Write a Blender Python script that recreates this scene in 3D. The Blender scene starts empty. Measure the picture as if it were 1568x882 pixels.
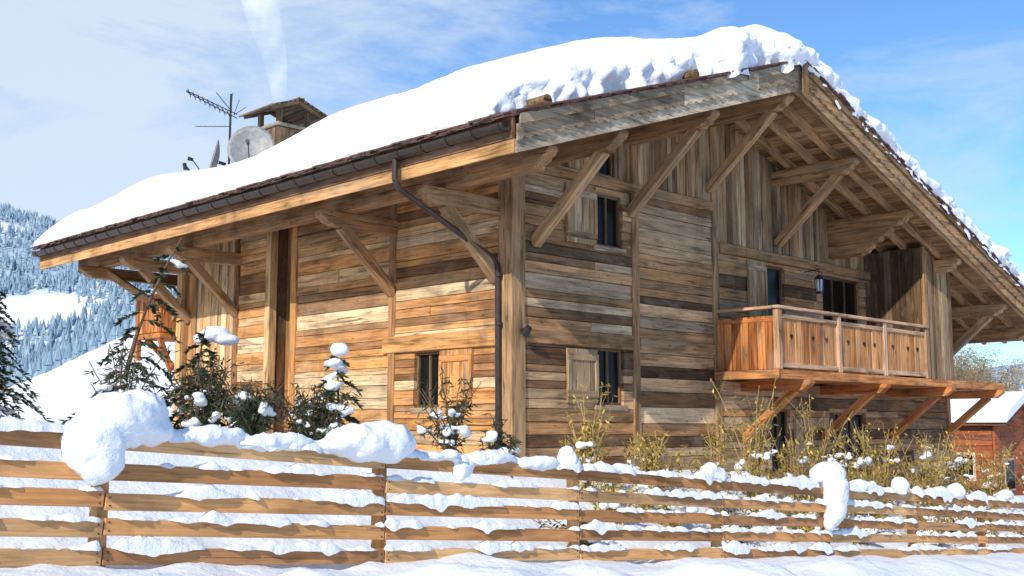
import bpy, bmesh, math, random
from mathutils import Vector, noise, Matrix
R=random.Random(7)
sc=bpy.context.scene
E=1.6
def N(x,y=0,z=0): return noise.noise(Vector((x,y,z)))
def sm(t): t=max(0,min(1,t)); return t*t*(3-2*t)
def link(o,parent=None):
    sc.collection.objects.link(o)
    if parent: o.parent=parent
    return o
def empty(name,loc=(0,0,0)):
    o=bpy.data.objects.new(name,None); o.empty_display_size=.2; sc.collection.objects.link(o); return o
# ---------- materials
def newmat(name):
    m=bpy.data.materials.new(name); m.use_nodes=True
    nt=m.node_tree; b=nt.nodes['Principled BSDF']; return m,nt,b
def nd(nt,t,**k):
    n=nt.nodes.new(t)
    for a,v in k.items(): setattr(n,a,v)
    return n
def ramp(nt,fac,stops):
    r=nd(nt,'ShaderNodeValToRGB'); els=r.color_ramp.elements
    while len(els)<len(stops): els.new(.5)
    for e,(p,c) in zip(els,stops):
        e.position=p; e.color=(c,c,c,1) if not isinstance(c,tuple) else (*c,1)
    nt.links.new(fac,r.inputs[0]); return r.outputs[0]
def noi(nt,vec,scale,detail=4,rough=.6,dist=0):
    n=nd(nt,'ShaderNodeTexNoise'); n.inputs['Scale'].default_value=scale; n.inputs['Detail'].default_value=detail
    n.inputs['Roughness'].default_value=rough; n.inputs['Distortion'].default_value=dist
    if vec is not None: nt.links.new(vec,n.inputs['Vector'])
    return n.outputs[0]
def mul(nt,a,b,fac=1,mode='MULTIPLY'):
    m=nd(nt,'ShaderNodeMix',data_type='RGBA',blend_type=mode)
    if isinstance(fac,(int,float)): m.inputs[0].default_value=fac
    else: nt.links.new(fac,m.inputs[0])
    for i,v in ((6,a),(7,b)):
        if isinstance(v,tuple): m.inputs[i].default_value=(*v,1)
        else: nt.links.new(v,m.inputs[i])
    return m.outputs[2]
def bump(nt,b,h,s=.3,d=.02):
    n=nd(nt,'ShaderNodeBump'); n.inputs['Strength'].default_value=s; n.inputs['Distance'].default_value=d
    nt.links.new(h,n.inputs['Height']); nt.links.new(n.outputs[0],b.inputs['Normal'])
def scaled(nt,vec,s):
    n=nd(nt,'ShaderNodeMapping'); n.inputs['Scale'].default_value=s; nt.links.new(vec,n.inputs[0]); return n.outputs[0]
def wood_mat(name,contrast=1.0,greyf=.5):
    m,nt,b=newmat(name)
    ca=nd(nt,'ShaderNodeAttribute',attribute_name='bcol').outputs['Color']
    gc=nd(nt,'ShaderNodeAttribute',attribute_name='gc').outputs['Vector']
    fine=noi(nt,scaled(nt,gc,(1.2,38,38)),1,5,.65,.4)
    mid=noi(nt,scaled(nt,gc,(.9,7,7)),1,4,.6,.8)
    blot=noi(nt,scaled(nt,gc,(1.3,2.6,2.6)),1,3,.6)
    crack=noi(nt,scaled(nt,gc,(.7,24,24)),1,3,.5,1.2)
    v=nd(nt,'ShaderNodeTexVoronoi'); v.inputs['Scale'].default_value=1
    nt.links.new(scaled(nt,gc,(2.2,6,6)),v.inputs['Vector'])
    c=mul(nt,ca,ramp(nt,fine,[(.3,.5),(.5,1.0),(.7,1.25)]),contrast)
    c=mul(nt,c,ramp(nt,mid,[(.3,.42),(.5,1.05),(.72,1.4)]),contrast)
    c=mul(nt,c,ramp(nt,crack,[(.30,.2),(.37,1.0)]),contrast)
    c=mul(nt,c,ramp(nt,v.outputs[0],[(.04,.2),(.12,1.0)]),.85*contrast)
    c=mul(nt,c,(.30,.235,.175),ramp(nt,blot,[(.50,0.0),(.74,greyf)]),'MIX')
    # weather stains running across boards, by position on the wall
    g=nd(nt,'ShaderNodeNewGeometry').outputs['Position']
    st=noi(nt,scaled(nt,g,(.9,.9,.45)),1,5,.65,.5)
    c=mul(nt,c,ramp(nt,st,[(.32,.62),(.5,1.0),(.68,1.16)]),contrast)
    nt.links.new(c,b.inputs['Base Color']); b.inputs['Roughness'].default_value=.8
    b.inputs['Specular IOR Level'].default_value=.22
    bump(nt,b,fine,.6,.015); return m
WOOD=wood_mat('weathered_wood'); FENCEW=wood_mat('larch_wood',.6,.12)
def snow_mat(name,col=(.82,.855,.90)):
    m,nt,b=newmat(name)
    g=nd(nt,'ShaderNodeNewGeometry').outputs['Position']
    n1=noi(nt,g,5,6,.62); n2=noi(nt,g,60,3,.6)
    a=nd(nt,'ShaderNodeMath',operation='ADD'); nt.links.new(n1,a.inputs[0])
    q=nd(nt,'ShaderNodeMath',operation='MULTIPLY'); q.inputs[1].default_value=.12; nt.links.new(n2,q.inputs[0]); nt.links.new(q.outputs[0],a.inputs[1])
    b.inputs['Base Color'].default_value=(*col,1); b.inputs['Roughness'].default_value=.65
    b.inputs['Specular IOR Level'].default_value=.2
    bump(nt,b,a.outputs[0],.55,.08); return m
SNOW=snow_mat('snow')
def plain(name,col,rough=.5,metal=0,var=.3,scale=8):
    m,nt,b=newmat(name)
    g=nd(nt,'ShaderNodeNewGeometry').outputs['Position']
    n=noi(nt,g,scale,4)
    c=mul(nt,col,ramp(nt,n,[(.3,1-var),(.7,1+var)]))
    nt.links.new(c,b.inputs['Base Color']); b.inputs['Roughness'].default_value=rough; b.inputs['Metallic'].default_value=metal
    return m
GUT=plain('brown_metal',(.055,.038,.032),.38,.4); BLACK=plain('black_metal',(.02,.02,.022),.4)
DISH=plain('grey_dish',(.22,.225,.23),.5); STONE=plain('chimney_stone',(.3,.25,.2),.9,0,.4,5)
ROOFT=plain('roof_shingle',(.12,.055,.04),.85,0,.5,12)
BARK=plain('bark',(.12,.075,.045),.9,0,.4,20); TWIG=plain('yellow_twig',(.34,.23,.09),.8,0,.4,20)
GLASS,nt,b=newmat('window_glass'); b.inputs['Base Color'].default_value=(.010,.009,.008,1); b.inputs['Roughness'].default_value=.22; b.inputs['Specular IOR Level'].default_value=.12
n=noi(nt,nd(nt,'ShaderNodeNewGeometry').outputs['Position'],1.5,2); bump(nt,b,n,.1,.05)
def leaf_mat(name,c1,c2):
    m,nt,b=newmat(name)
    a=nd(nt,'ShaderNodeAttribute',attribute_name='bcol').outputs['Color']
    s=nd(nt,'ShaderNodeSeparateColor'); nt.links.new(a,s.inputs[0])
    c=mul(nt,c1,c2,s.outputs[0],'MIX'); nt.links.new(c,b.inputs['Base Color']); b.inputs['Roughness'].default_value=.6
    return m
NEEDLE=leaf_mat('needles',(.012,.026,.012),(.07,.09,.03)); YLEAF=leaf_mat('yellow_leaves',(.20,.16,.04),(.72,.52,.10))
FAR=leaf_mat('far_forest',(.11,.20,.29),(.40,.52,.62))  # blue-grey distance haze and snow tone put into the tree colours
# ---------- mesh builder
class MB:
    def __init__(s): s.v=[];s.f=[];s.c=[];s.g=[]
    def poly(s,pts,col,gcs=None):
        i=len(s.v); s.v+= [tuple(p) for p in pts]; s.f.append(tuple(range(i,i+len(pts)))); s.c.append(col)
        s.g+= gcs if gcs else [tuple(p) for p in pts]
    def obox(s,c,ax,ay,az,l,w,h,col):
        c=Vector(c);o=(R.uniform(0,90),R.uniform(0,90),R.uniform(0,90)); i=len(s.v)
        g=[]
        for a in(-.5,.5):
            for b_ in(-.5,.5):
                for d in(-.5,.5):
                    s.v.append(tuple(c+ax*(a*l)+ay*(b_*w)+az*(d*h))); g.append((a*l+o[0],b_*w+o[1],d*h+o[2]))
        for f in((0,1,3,2),(4,6,7,5),(0,4,5,1),(2,3,7,6),(0,2,6,4),(1,5,7,3)):
            s.f.append(tuple(i+k for k in f)); s.c.append(col); s.g+=[g[k] for k in f]
    def box(s,x0,x1,y0,y1,z0,z1,col,axis=None):
        d=(x1-x0,y1-y0,z1-z0)
        if axis is None: axis=d.index(max(d))
        e=[Vector((1,0,0)),Vector((0,1,0)),Vector((0,0,1))]
        o=[axis,(axis+1)%3,(axis+2)%3]
        s.obox(((x0+x1)/2,(y0+y1)/2,(z0+z1)/2),e[o[0]],e[o[1]],e[o[2]],d[o[0]],d[o[1]],d[o[2]],col)
    def beam(s,p0,p1,w,h,col,up=(0,0,1)):
        p0=Vector(p0);p1=Vector(p1);a=(p1-p0);l=a.length;a.normalize()
        sd=a.cross(Vector(up)).normalized(); u=sd.cross(a)
        s.obox((p0+p1)/2,a,sd,u,l,w,h,col)
    def prism(s,pts,vec,col,axis=0):
        v=Vector(vec);o=(R.uniform(0,90),)*3;i=len(s.v);n=len(pts)
        P=[Vector(p) for p in pts]; Q=[p+v for p in P]
        s.v+=[tuple(p) for p in P+Q]
        def g(k):
            p=(P+Q)[k]; t=[p[axis],p[(axis+1)%3],p[(axis+2)%3]]; return tuple(t[j]+o[j] for j in range(3))
        F=[tuple(range(n))[::-1],tuple(range(n,2*n))]+[(k,(k+1)%n,n+(k+1)%n,n+k) for k in range(n)]
        for f in F:
            s.f.append(tuple(i+k for k in f)); s.c.append(col); s.g+=[g(k) for k in f]
    def tube(s,pts,rad,col,seg=6,cap=True):
        pts=[Vector(p) for p in pts]; i0=len(s.v)
        for k,p in enumerate(pts):
            t=(pts[min(k+1,len(pts)-1)]-pts[max(k-1,0)]).normalized()
            a=t.cross(Vector((0,0,1)) if abs(t.z)<.95 else Vector((1,0,0))).normalized(); b_=t.cross(a)
            r=rad[k] if isinstance(rad,(list,tuple)) else rad
            for j in range(seg):
                q=2*math.pi*j/seg; s.v.append(tuple(p+a*(r*math.cos(q))+b_*(r*math.sin(q))))
        for k in range(len(pts)-1):
            for j in range(seg):
                f=(i0+k*seg+j,i0+k*seg+(j+1)%seg,i0+(k+1)*seg+(j+1)%seg,i0+(k+1)*seg+j)
                s.f.append(f); s.c.append(col); s.g+=[s.v[q] for q in f]
        if cap:
            for f in (tuple(i0+j for j in range(seg))[::-1],tuple(i0+(len(pts)-1)*seg+j for j in range(seg))):
                s.f.append(f); s.c.append(col); s.g+=[s.v[q] for q in f]
    def make(s,name,mat,parent=None,bevel=0,smooth=False):
        me=bpy.data.meshes.new(name); me.from_pydata(s.v,[],s.f)
        ca=me.attributes.new('bcol','FLOAT_COLOR','CORNER'); ga=me.attributes.new('gc','FLOAT_VECTOR','CORNER')
        cc=[]
        for f,c in zip(s.f,s.c): cc+=[c[0],c[1],c[2],1]*len(f)
        ca.data.foreach_set('color',cc); ga.data.foreach_set('vector',[k for g in s.g for k in g])
        me.materials.append(mat)
        if smooth: me.polygons.foreach_set('use_smooth',[True]*len(me.polygons))
        o=bpy.data.objects.new(name,me); link(o,parent)
        if bevel:
            m=o.modifiers.new('b','BEVEL'); m.width=bevel; m.segments=1; m.limit_method='ANGLE'
        return o
def pick(pal,j=.15):
    c=R.choice(pal);c2=R.choice(pal);t=R.random()*.25;k=1+R.uniform(-j,j)
    return tuple(max(.01,(a*(1-t)+b_*t)*k) for a,b_ in zip(c,c2))
GP=[(.42,.235,.11),(.52,.32,.165),(.34,.18,.08),(.15,.075,.035),(.60,.42,.25),(.47,.245,.10),(.38,.25,.145),(.24,.125,.057),(.46,.34,.215),(.09,.048,.025)]
LP=[(.60,.29,.10),(.56,.255,.085),(.47,.225,.085),(.62,.39,.19),(.30,.14,.055),(.54,.30,.13),(.58,.43,.26),(.22,.10,.04)]
BP=[(.36,.20,.095),(.30,.165,.075),(.41,.25,.125)]  # beam tones lowered to deepen the shade under the eaves
SP_=[(.33,.18,.083),(.24,.13,.058),(.39,.23,.11)]  # soffit tones kept dark to paint in eave shade
VP=[(.37,.225,.115),(.27,.155,.072),(.43,.295,.17),(.17,.095,.047),(.34,.235,.14)]
BAL=[(.50,.175,.05),(.42,.14,.04),(.56,.23,.075)]
GREY=[(.40,.305,.205),(.31,.23,.15),(.46,.37,.265)]
# ---------- camera
th=math.radians(45.3); V=Vector((math.cos(th),math.sin(th),0)); CAM=Vector((-14.07,-14.22,E))
pit=math.radians(7.07); fw=Vector((V.x*math.cos(pit),V.y*math.cos(pit),math.sin(pit)))
cd=bpy.data.cameras.new('Camera'); cam=bpy.data.objects.new('Camera',cd); sc.collection.objects.link(cam)
cam.location=CAM; cam.rotation_euler=fw.to_track_quat('-Z','Y').to_euler(); cd.lens=38.69; cd.clip_end=12000; cd.clip_start=.1
sc.camera=cam
RX=6.2; TH=.22
def L(x): return E+7.05-.335*abs(x-RX)
chalet=empty('wooden_chalet')
XW=18.2; YB=12.4; YR=15.9; XE0=-2.3; XE1=20.0; YF=-2.4
walls=MB()
def sub(rs,h):
    out=[]
    for a0,a1,b0,b1 in rs:
        if h[0]>=a1 or h[1]<=a0 or h[2]>=b1 or h[3]<=b0: out.append((a0,a1,b0,b1)); continue
        if h[0]>a0: out.append((a0,h[0],b0,b1))
        if h[1]<a1: out.append((h[1],a1,b0,b1))
        m0=max(a0,h[0]);m1=min(a1,h[1])
        if h[2]>b0: out.append((m0,m1,b0,h[2]))
        if h[3]<b1: out.append((m0,m1,h[3],b1))
    return out
def put(mb,plane,r,p,pin,col,vert):
    a0,a1,z0,z1=r
    if a1-a0<.015 or z1-z0<.015: return
    ax=2 if vert else (0 if plane=='g' else 1)
    if plane=='g': mb.box(a0,a1,-p,pin,z0,z1,col,ax)
    else: mb.box(-p,pin,a0,a1,z0,z1,col,ax)
def hwall(plane,a0,a1,z0,z1,holes,pal):
    z=z0
    while z<z1-.02:
        h=min(R.choice((R.uniform(.12,.2),R.uniform(.2,.34))),z1-z)
        if z1-z-h<.08: h=z1-z
        a=a0; rowp=R.uniform(0,.03)
        while a<a1-.01:
            l=R.uniform(1.8,6)
            if a1-a-l<.9: l=a1-a
            col=pick(pal,.2); p=rowp+R.uniform(0,.02)
            rs=[(a+.003,a+l-.003,z+.006,z+h-.007)]
            for ho in holes: rs=sub(rs,ho)
            for r in rs: put(walls,plane,r,p,.12,col,False)
            a+=l
        z+=h
def vwall(plane,a0,a1,zf0,zf1,holes,pal):
    a=a0
    while a<a1-.01:
        w=min(R.uniform(.14,.26),a1-a)
        if a1-a-w<.07: w=a1-a
        col=pick(pal,.25); p=R.uniform(0,.03); m=a+w/2
        rs=[(a+.004,a+w-.004,zf0(m),zf1(m))]
        for ho in holes: rs=sub(rs,ho)
        for r in rs: put(walls,plane,r,p,.12,col,True)
        a+=w
e=E
WG=[(2.33,3.15,3.55+e,4.62+e),(2.33,3.15,.38+e,1.5+e),(8.5,9.3,1.2+e,3.77+e),(11.1,13.0,1.9+e,3.77+e),(8.5,9.35,-1.1+e,.35+e),(11.2,13.1,-1.2+e,.3+e)]
LOG=(13.35,16.5,1.2+e,3.8+e)
LOG2=(13.35,16.5,4.1+e,4.7+e)
bot=-3.2+e
hwall('g',.3,3.44,bot,4.75+e,WG,GP)
hwall('g',3.62,6.28,bot,4.75+e,WG,GP)
hwall('g',6.5,XW-.2,bot,3.85+e,WG+[LOG],GP)
top=lambda x:L(x)+.2
vwall('g',.3,6.28,lambda x:4.98+e,lambda x:max(5.0+e,top(x)),[(2.45,2.95,5.0+e,5.5+e)],VP)
vwall('g',6.5,XW-.2,lambda x:min(4.08+e,top(x)-.05),top,[LOG2],VP)
WL=[(1.98,2.74,.33+e,1.42+e)]
lt=L(0)+.1
hwall('l',.3,3.36,-1.2+e,lt,WL,LP); hwall('l',3.55,7.0,-1.2+e,lt,[],LP); hwall('l',8.2,9.45,-1.2+e,lt,[],LP)
vwall('l',9.65,12.2,lambda a:-1.2+e,lambda a:lt,[],LP)
# boards at the back of the recess, its shade put into their colour
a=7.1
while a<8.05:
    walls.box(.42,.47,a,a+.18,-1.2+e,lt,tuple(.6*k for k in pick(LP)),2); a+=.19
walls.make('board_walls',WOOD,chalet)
core=MB()
def seg(x0,x1,y0,y1):
    pts=[(x0,y0,bot),(x1,y0,bot),(x1,y0,L(x1)+.15)]
    if x0<RX<x1: pts.append((RX,y0,L(RX)+.15))
    pts.append((x0,y0,L(x0)+.15)); core.prism(pts,(0,y1-y0,0),(.14,.075,.04),2)
seg(.6,13.2,.16,YB-.05); seg(13.2,16.6,2.2,YB-.1); seg(16.6,XW-.05,.16,YB-.15)
core.box(.16,.59,.16,7.05,bot,L(0.16),(.14,.075,.04),2); core.box(.16,.59,8.05,YB-.2,bot,L(.16),(.14,.075,.04),2)
core.make('wall_core',WOOD,chalet)
# ---------- beams
bm=MB()
P=lambda:pick(BP,.12)
bm.box(-.06,.3,-.06,.14,bot,L(0)-.02,P(),2)
bm.box(-.058,.14,.141,.32,bot,L(0)-.02,P(),2)
for x,zt in((3.53,L(3.53)),(6.39,L(6.39)),(XW-.1,L(XW))): bm.box(x-.1,x+.12,-.065,.14,bot,zt,P(),2)
for y,w in((3.45,.1),(7.05,.11),(8.12,.1),(9.55,.1)): bm.box(-.07,.14,y-w,y+w,-1.2+e,lt,pick(LP),2)
bm.box(-.1,.2,12.2,12.45,-1.2+e,lt,pick(LP),2)
bm.box(.301,6.28,-.085,.1,4.752+e,4.97+e,P(),0)
bm.box(.301,3.42,-.075,.1,1.5+e,1.8+e,P(),0); bm.box(3.66,6.28,-.0755,.1,1.52+e,1.76+e,P(),0)
bm.box(6.52,XW-.2,-.11,.1,3.852+e,4.08+e,P(),0)
bm.box(-.095,.1,.33,3.7,1.44+e,1.77+e,(.56,.28,.10),1)
bm.box(-.05,.1,3.72,7,4.0+e,4.25+e,P(),1)
def corbel(x,z1,y0,y1,w=.26,h=.32,col=None):
    pr=[(y1,z1),(y0,z1),(y0-.02,z1-.08),(y0+.03,z1-.15),(y0+.10,z1-.17),(y0+.14,z1-.24),(y0+.24,z1-.26),(y0+.30,z1-h),(y1,z1-h)]
    bm.prism([(x-w/2,a,b_) for a,b_ in pr][::-1],(w,0,0),col or P(),1)
def corbelx(y,z1,x0,x1,w=.24,h=.3,col=None):
    pr=[(x1,z1),(x0,z1),(x0-.02,z1-.08),(x0+.03,z1-.15),(x0+.10,z1-.17),(x0+.14,z1-.24),(x0+.24,z1-.26),(x0+.30,z1-h),(x1,z1-h)]
    bm.prism([(a,y-w/2,b_) for a,b_ in pr],(0,w,0),col or P(),0)
for x in(.58,3.4,6.2,9.0,11.6,14.3,17.2):
    t=L(x)-.02
    corbel(x,t,-2.2,.1)
    if x<10 or x>17:
        bm.beam((x,-.02,t-1.78),(x,-1.75,t-.3),.2,.2,P())
    if 10<x<12:
        corbel(x,t-.325,-1.7,.1,.24,.35); corbel(x,t-.68,-1.2,.1,.24,.3)
corbel(-1.25,L(-1.25)-.02,-2.2,15.7,.26,.36)
corbel(18.9,L(18.9)-.02,-2.2,15.7,.26,.36)
zb=L(-1.25)-.385
for y in(.36,3.45,9.55,11.9):
    corbelx(y,zb,-1.9,.0,col=P()); bm.beam((-.02,y,zb-1.5),(-1.35,y,zb-.27),.2,.2,P())
bm.beam((-.1,12.45,zb-1.4),(-1.2,14.3,zb-.1),.18,.18,P())
corbelx(14.3,zb,-1.9,3)
bm.make('timber_frame',WOOD,chalet,bevel=.012)
# ---------- roof
rf=MB()
sl=Vector((1,0,.335)).normalized(); sr=Vector((1,0,-.335)).normalized()
y=YF+.1
while y<YR:
    rf.beam((XE0+.03,y,L(XE0+.03)+.09),(RX,y,L(RX)+.09),.11,.18,pick(BP,.1))
    rf.beam((RX,y,L(RX)+.088),(XE1,y,L(XE1)+.088),.112,.18,pick(BP,.2))
    y+=.62
def deck(x0,x1):
    x=x0
    while x<x1-.01:
        w=min(.19,x1-x); xm=x+w/2
        a=sl if xm<RX else sr; up=Vector((-a.z,0,a.x))
        rf.obox((xm,(YF+.04+YR)/2,L(xm)+.205),Vector((0,1,0)),a,up,YR-YF-.04,w/a.x-.006,.03,pick(SP_,.28))
        x+=w
deck(XE0,RX); deck(RX,XE1)
rf.make('rafters_and_soffit',WOOD,chalet)
cov=MB()
def cover(x0,x1,z0,z1,y0,y1,mb,col):
    mb.prism([(x0,y0,L(x0)+z0),(x1,y0,L(x1)+z0),(x1,y0,L(x1)+z1),(x0,y0,L(x0)+z1)],(0,y1-y0,0),col,1)
cover(XE0-.0,RX,.23,.36+TH,YF+.03,YR,cov,(.1,.06,.04)); cover(RX,XE1+.05,.23,.36+TH,YF+.03,YR,cov,(.1,.06,.04))
for k in range(3):
    x=XE0-.1
    while x<XE1:
        w=R.uniform(.16,.3); xm=x+w/2; a=sl if xm<RX else sr; up=Vector((-a.z,0,a.x))
        cov.obox((xm,YF+.1-.03*k+R.uniform(-.05,.04),L(xm)+.37+TH+.03*k),Vector((0,1,0)),a,up,.4,w,.028,(.1,.06,.04)); x+=w+.01
for k in range(2):
    y=YF
    while y<YR:
        w=R.uniform(.16,.3); cov.obox((XE0-.02+R.uniform(-.03,.03)-.03*k,y+w/2,L(XE0)+.375+TH+.035*k),sl,Vector((0,1,0)),Vector((-sl.z,0,sl.x)),.5,w,.03,(.1,.06,.04)); y+=w+.01
cov.make('roof_shingles',ROOFT,chalet)
fa=MB()
def scal(x0,x1,z0,z1,y0,t,col,per=.0,amp=.04):
    top_=[(x0,L(x0)+z1),(x1,L(x1)+z1)]
    n=int((x1-x0)/.035) if per else 1
    botm=[]
    for i in range(n+1):
        x=x1+(x0-x1)*i/n
        botm.append((x,L(x)+z0-(amp*abs(math.sin(math.pi*x/per)) if per else 0)))
    fa.prism([(a,y0,b_) for a,b_ in top_+botm][::-1],(0,t,0),col,0)
def pieces(a,b_,z0,z1,y,t,pal,per,amp,dark=1):
    x=a
    while x<b_-.01:
        l=R.uniform(1.6,3.2)
        if b_-x-l<.8: l=b_-x
        scal(x+.003,x+l-.003,z0,z1,y+R.uniform(-.006,.006),t,tuple(dark*k for k in pick(pal,.2)),per,amp); x+=l
for (a,b_,pal) in((XE0,RX-.002,GREY),(RX+.002,XE1,BP)):
    d=0 if a<0 else .001
    pieces(a,b_,-.02,.20,YF-.02-d,.04,pal,0,0)
    pieces(a,b_,.22,.44,YF-.065-d,.04,pal,.24,.055)
    pieces(a,b_,.425,.37+TH,YF-.115-d,.04,pal,0,0,.6)
fa.prism([(RX-.12,YF-.16,L(RX)-.12),(RX+.12,YF-.16,L(RX)-.12),(RX+.12,YF-.16,L(RX)+.34+TH),(RX-.12,YF-.16,L(RX)+.34+TH)],(0,.014,0),P(),2)
fa.box(XE0-.035,XE0,YF,YR,L(XE0)-.02,L(XE0)+.2,(.50,.27,.11),1)
fa.box(XE0-.06,XE0,YF,YR,L(XE0)+.205,L(XE0)+.35+TH,(.2,.11,.06),1)
fa.make('bargeboards',WOOD,chalet)
gu=MB(); gx=XE0-.17; gz=L(XE0)+.2+TH
def arc(r1,r2): return [(r1*math.cos(a),r1*math.sin(a)) for a in [math.pi+math.pi*k/10 for k in range(11)]]+[(r2*math.cos(a),r2*math.sin(a)) for a in [2*math.pi-math.pi*k/10 for k in range(11)]]
gu.prism([(gx+a,YF+.02,gz+b_) for a,b_ in arc(.11,.095)],(0,YR-YF,0),(.1,.1,.1),1)
y=YF+.1
while y<YR:
    gu.prism([(gx+a,y,gz+b_) for a,b_ in arc(.125,.1)],(0,.045,0),(.1,.1,.1),1); y+=.62
gu.tube([(gx,.36,gz-.08),(gx,.36,gz-.45),(gx+.1,.36,gz-.6),(-.25,.3,gz-1.55),(-.14,.26,gz-1.7),(-.13,.24,gz-1.95),(-.13,.22,.4)],.055,(.1,.1,.1),12)
for z in (1.6,3.4,4.3): gu.tube([(-.13,.22,z),(-.13,.22,z+.06)],.07,(.1,.1,.1),12)
gu.make('gutter_and_downpipe',GUT,chalet)
lg=MB()
for lx in(-1.45,2.65):
    lg.tube([(lx,YF+.10,L(lx)+.36+TH+.16),(lx,YR,L(lx)+.36+TH+.16)],.10,(.2,.12,.06),14)
lg.make('snow_guard_logs',WOOD,chalet)
# ---------- roof snow
def Hs(x,y):
    ry=sm((y+1.9)/7.2); back=1-sm((y-12.6)/1.9)
    H=.60+.20*sm((x+2.0)/1.8)+.10*sm((x+1)/5)
    H+=(.22+1.08*ry)*sm((x-.2)/5.6)*(1-.85*sm((x-RX)/4.5))*back
    H-=.22*sm((x-4.2)/2)*(1-sm((y+.6)/2.5))*(1-sm((x-8)/2))
    H-=.25*(1-back)*sm((x-1.5)/3)
    H+=.55*math.exp(-((x-.3)/1.5)**2-((y-14.2)/1.5)**2)
    H+=.12*N(x*.35,y*.3,2)+.08*N(x*.9,y*.8,5)+.03*N(x*2.3,y*2,8)
    if x>RX: H-=.25*sm((x-RX)/3)
    return H
def roof_snow():
    NA=20
    Xs=[('a',t) for t in range(13)]+[('m',i/210) for i in range(1,210)]+[('b',t) for t in range(12,-1,-1)]
    Ys=[('a',t) for t in range(NA+1)]+[('m',i/140) for i in range(1,140)]+[('b',t) for t in range(12,-1,-1)]
    def co(k,lo,hi,ra,rb,na=12):
        typ,t=k
        if typ=='a': a=t/na*math.pi/2; return lo+ra*(1-math.cos(a)),math.sin(a)
        if typ=='b': a=t/12*math.pi/2; return hi-rb*(1-math.cos(a)),math.sin(a)
        return lo+ra+(hi-lo-ra-rb)*t,1
    vs=[];nx=len(Xs);ny=len(Ys)
    for j,ky in enumerate(Ys):
        hy0=math.sin(ky[1]/NA*math.pi/2) if ky[0]=='a' else 1
        for i,kx in enumerate(Xs):
            y0,_=co(ky,YF,YR,.35,.5,NA)
            xl=XE0-.14+.10*N(y0*1.3,3)+.08*N(y0*4,9)+.05*N(y0*10,2)
            x,hx=co(kx,xl,XE1+.05,.75,.5)
            # ragged lower lip only; the face above it is lumpy in all directions
            rag=(1-hy0)**1.5
            setb=.02+.15*(N(x*.9,5)+.5)+rag*(.22*N(x*3,8)+.12*N(x*8,1))+.30*(1-sm((x-2.4)/1.4))+.12*(1-sm((x+1.8)/1.2))
            if abs(x-3.7)<.6: setb-=.25*(1-abs(x-3.7)/.6)
            if abs(x-5.6)<.6: setb-=.14
            if abs(x-2.65)<.3: setb+=.18*rag
            if x>RX: setb=.0+.07*N(x*1.6,8)+.06*rag*N(x*7,8)
            y,hy=co(ky,YF+setb-.06,YR+.1*N(x*2,1),.38,.8,NA)
            H=Hs(x,y); hh=hx*hy; h=H*hh
            if 0<hh<1: h*=1+.20*N(x*2.2,hy*1.5,3)*(1-hh*.6)
            zb0=L(x)+.37+TH
            z=zb0+h
            if abs(x-RX)<1.4: z-=.335*(1.4-abs(x-RX))**2/2.8*(1 if hh>.3 else hh/.3)
            z+=.012*N(x*7,y*7,0)
            bul=.13*math.sin(math.pi*min(1,hx))*(1+.8*N(y0*2,hx*2,6)) if kx[0]=='a' else 0
            yb=0
            if ky[0]=='a' and 0<hy<1:
                q1=N(x*1.5,z*2.2,4); q2=N(x*3.3,z*4.2,9); q3=N(x*8,z*9,1)
                yb=(.14+.20*q1+.13*abs(q2)*2-.08+.05*q3)*math.sin(math.pi*min(1,hy*1.02))**.8
            low=0
            if ky[0]=='a' and hh==0 and x>2.9: low=-.18*max(0,N(x*2.3,2,2)+.15)*2
            vs.append((x-bul+.03*N(x*3,y*3,z*3),y+.03*N(x*5,z*4,7)-yb-(.08 if low<-.03 else 0),z if hh>0 else zb0-.01+low))
    fs=[(j*nx+i,j*nx+i+1,(j+1)*nx+i+1,(j+1)*nx+i) for j in range(ny-1) for i in range(nx-1)]
    me=bpy.data.meshes.new('roof_snow'); me.from_pydata(vs,[],fs); me.materials.append(SNOW)
    me.polygons.foreach_set('use_smooth',[True]*len(fs)); link(bpy.data.objects.new('roof_snow',me),chalet)
roof_snow()
# ---------- windows, shutters
wn=MB(); gl=MB()
def window(plane,r,div=1):
    a0,a1,z0,z1=r; f=.05
    def pb(a,b_,c,d,p,pi,col): put(wn,plane,(a,b_,c,d),p,pi,col,(d-c)>(b_-a))
    put(gl,plane,(a0+.01,a1-.01,z0+.01,z1-.01),-.10,.112,(0,0,0),True)
    c=tuple(.4*k for k in pick(BP))
    pb(a0,a0+f,z0,z1,-.05,.1,c);pb(a1-f,a1,z0,z1,-.05,.1,c);pb(a0+f,a1-f,z0,z0+f,-.05,.1,c);pb(a0+f,a1-f,z1-f,z1,-.05,.1,c)
    for k in range(1,div+1):
        m=a0+(a1-a0)*k/(div+1); pb(m-.025,m+.025,z0+f,z1-f,-.06,.098,c)
    if z1-z0<2:
        pb(a0-.08,a1+.08,z0-.1,z0-.005,.06,.05,pick(GREY)); pb(a0-.02,a1+.02,z1+.005,z1+.1,.045,.05,pick(BP))
for r,d in zip(WG,(1,1,0,2,1,2)): window('g',r,d)
window('g',(2.45,2.95,5.0+e,5.5+e),0); window('g',(13.35,16.5,4.1+e,4.7+e),3)
window('l',WL[0],1)
def shutter(plane,a0,a1,z0,z1,pal):
    w=(a1-a0)/4
    for k in range(4): put(wn,plane,(a0+k*w+.003,a0+(k+1)*w-.003,z0,z1),.07,-.035,pick(pal),True)
    for z in(z0+.1,z1-.22): put(wn,plane,(a0,a1,z,z+.12),.095,-.07,pick(pal),False)
    for (c,d) in((a0,a0+.08),(a1-.08,a1)):
        wn.box(*((c,d,-.096,-.0705,z0+.221,z1-.221) if plane=='g' else (-.096,-.0705,c,d,z0+.221,z1-.221)),pick(pal),2)
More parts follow.
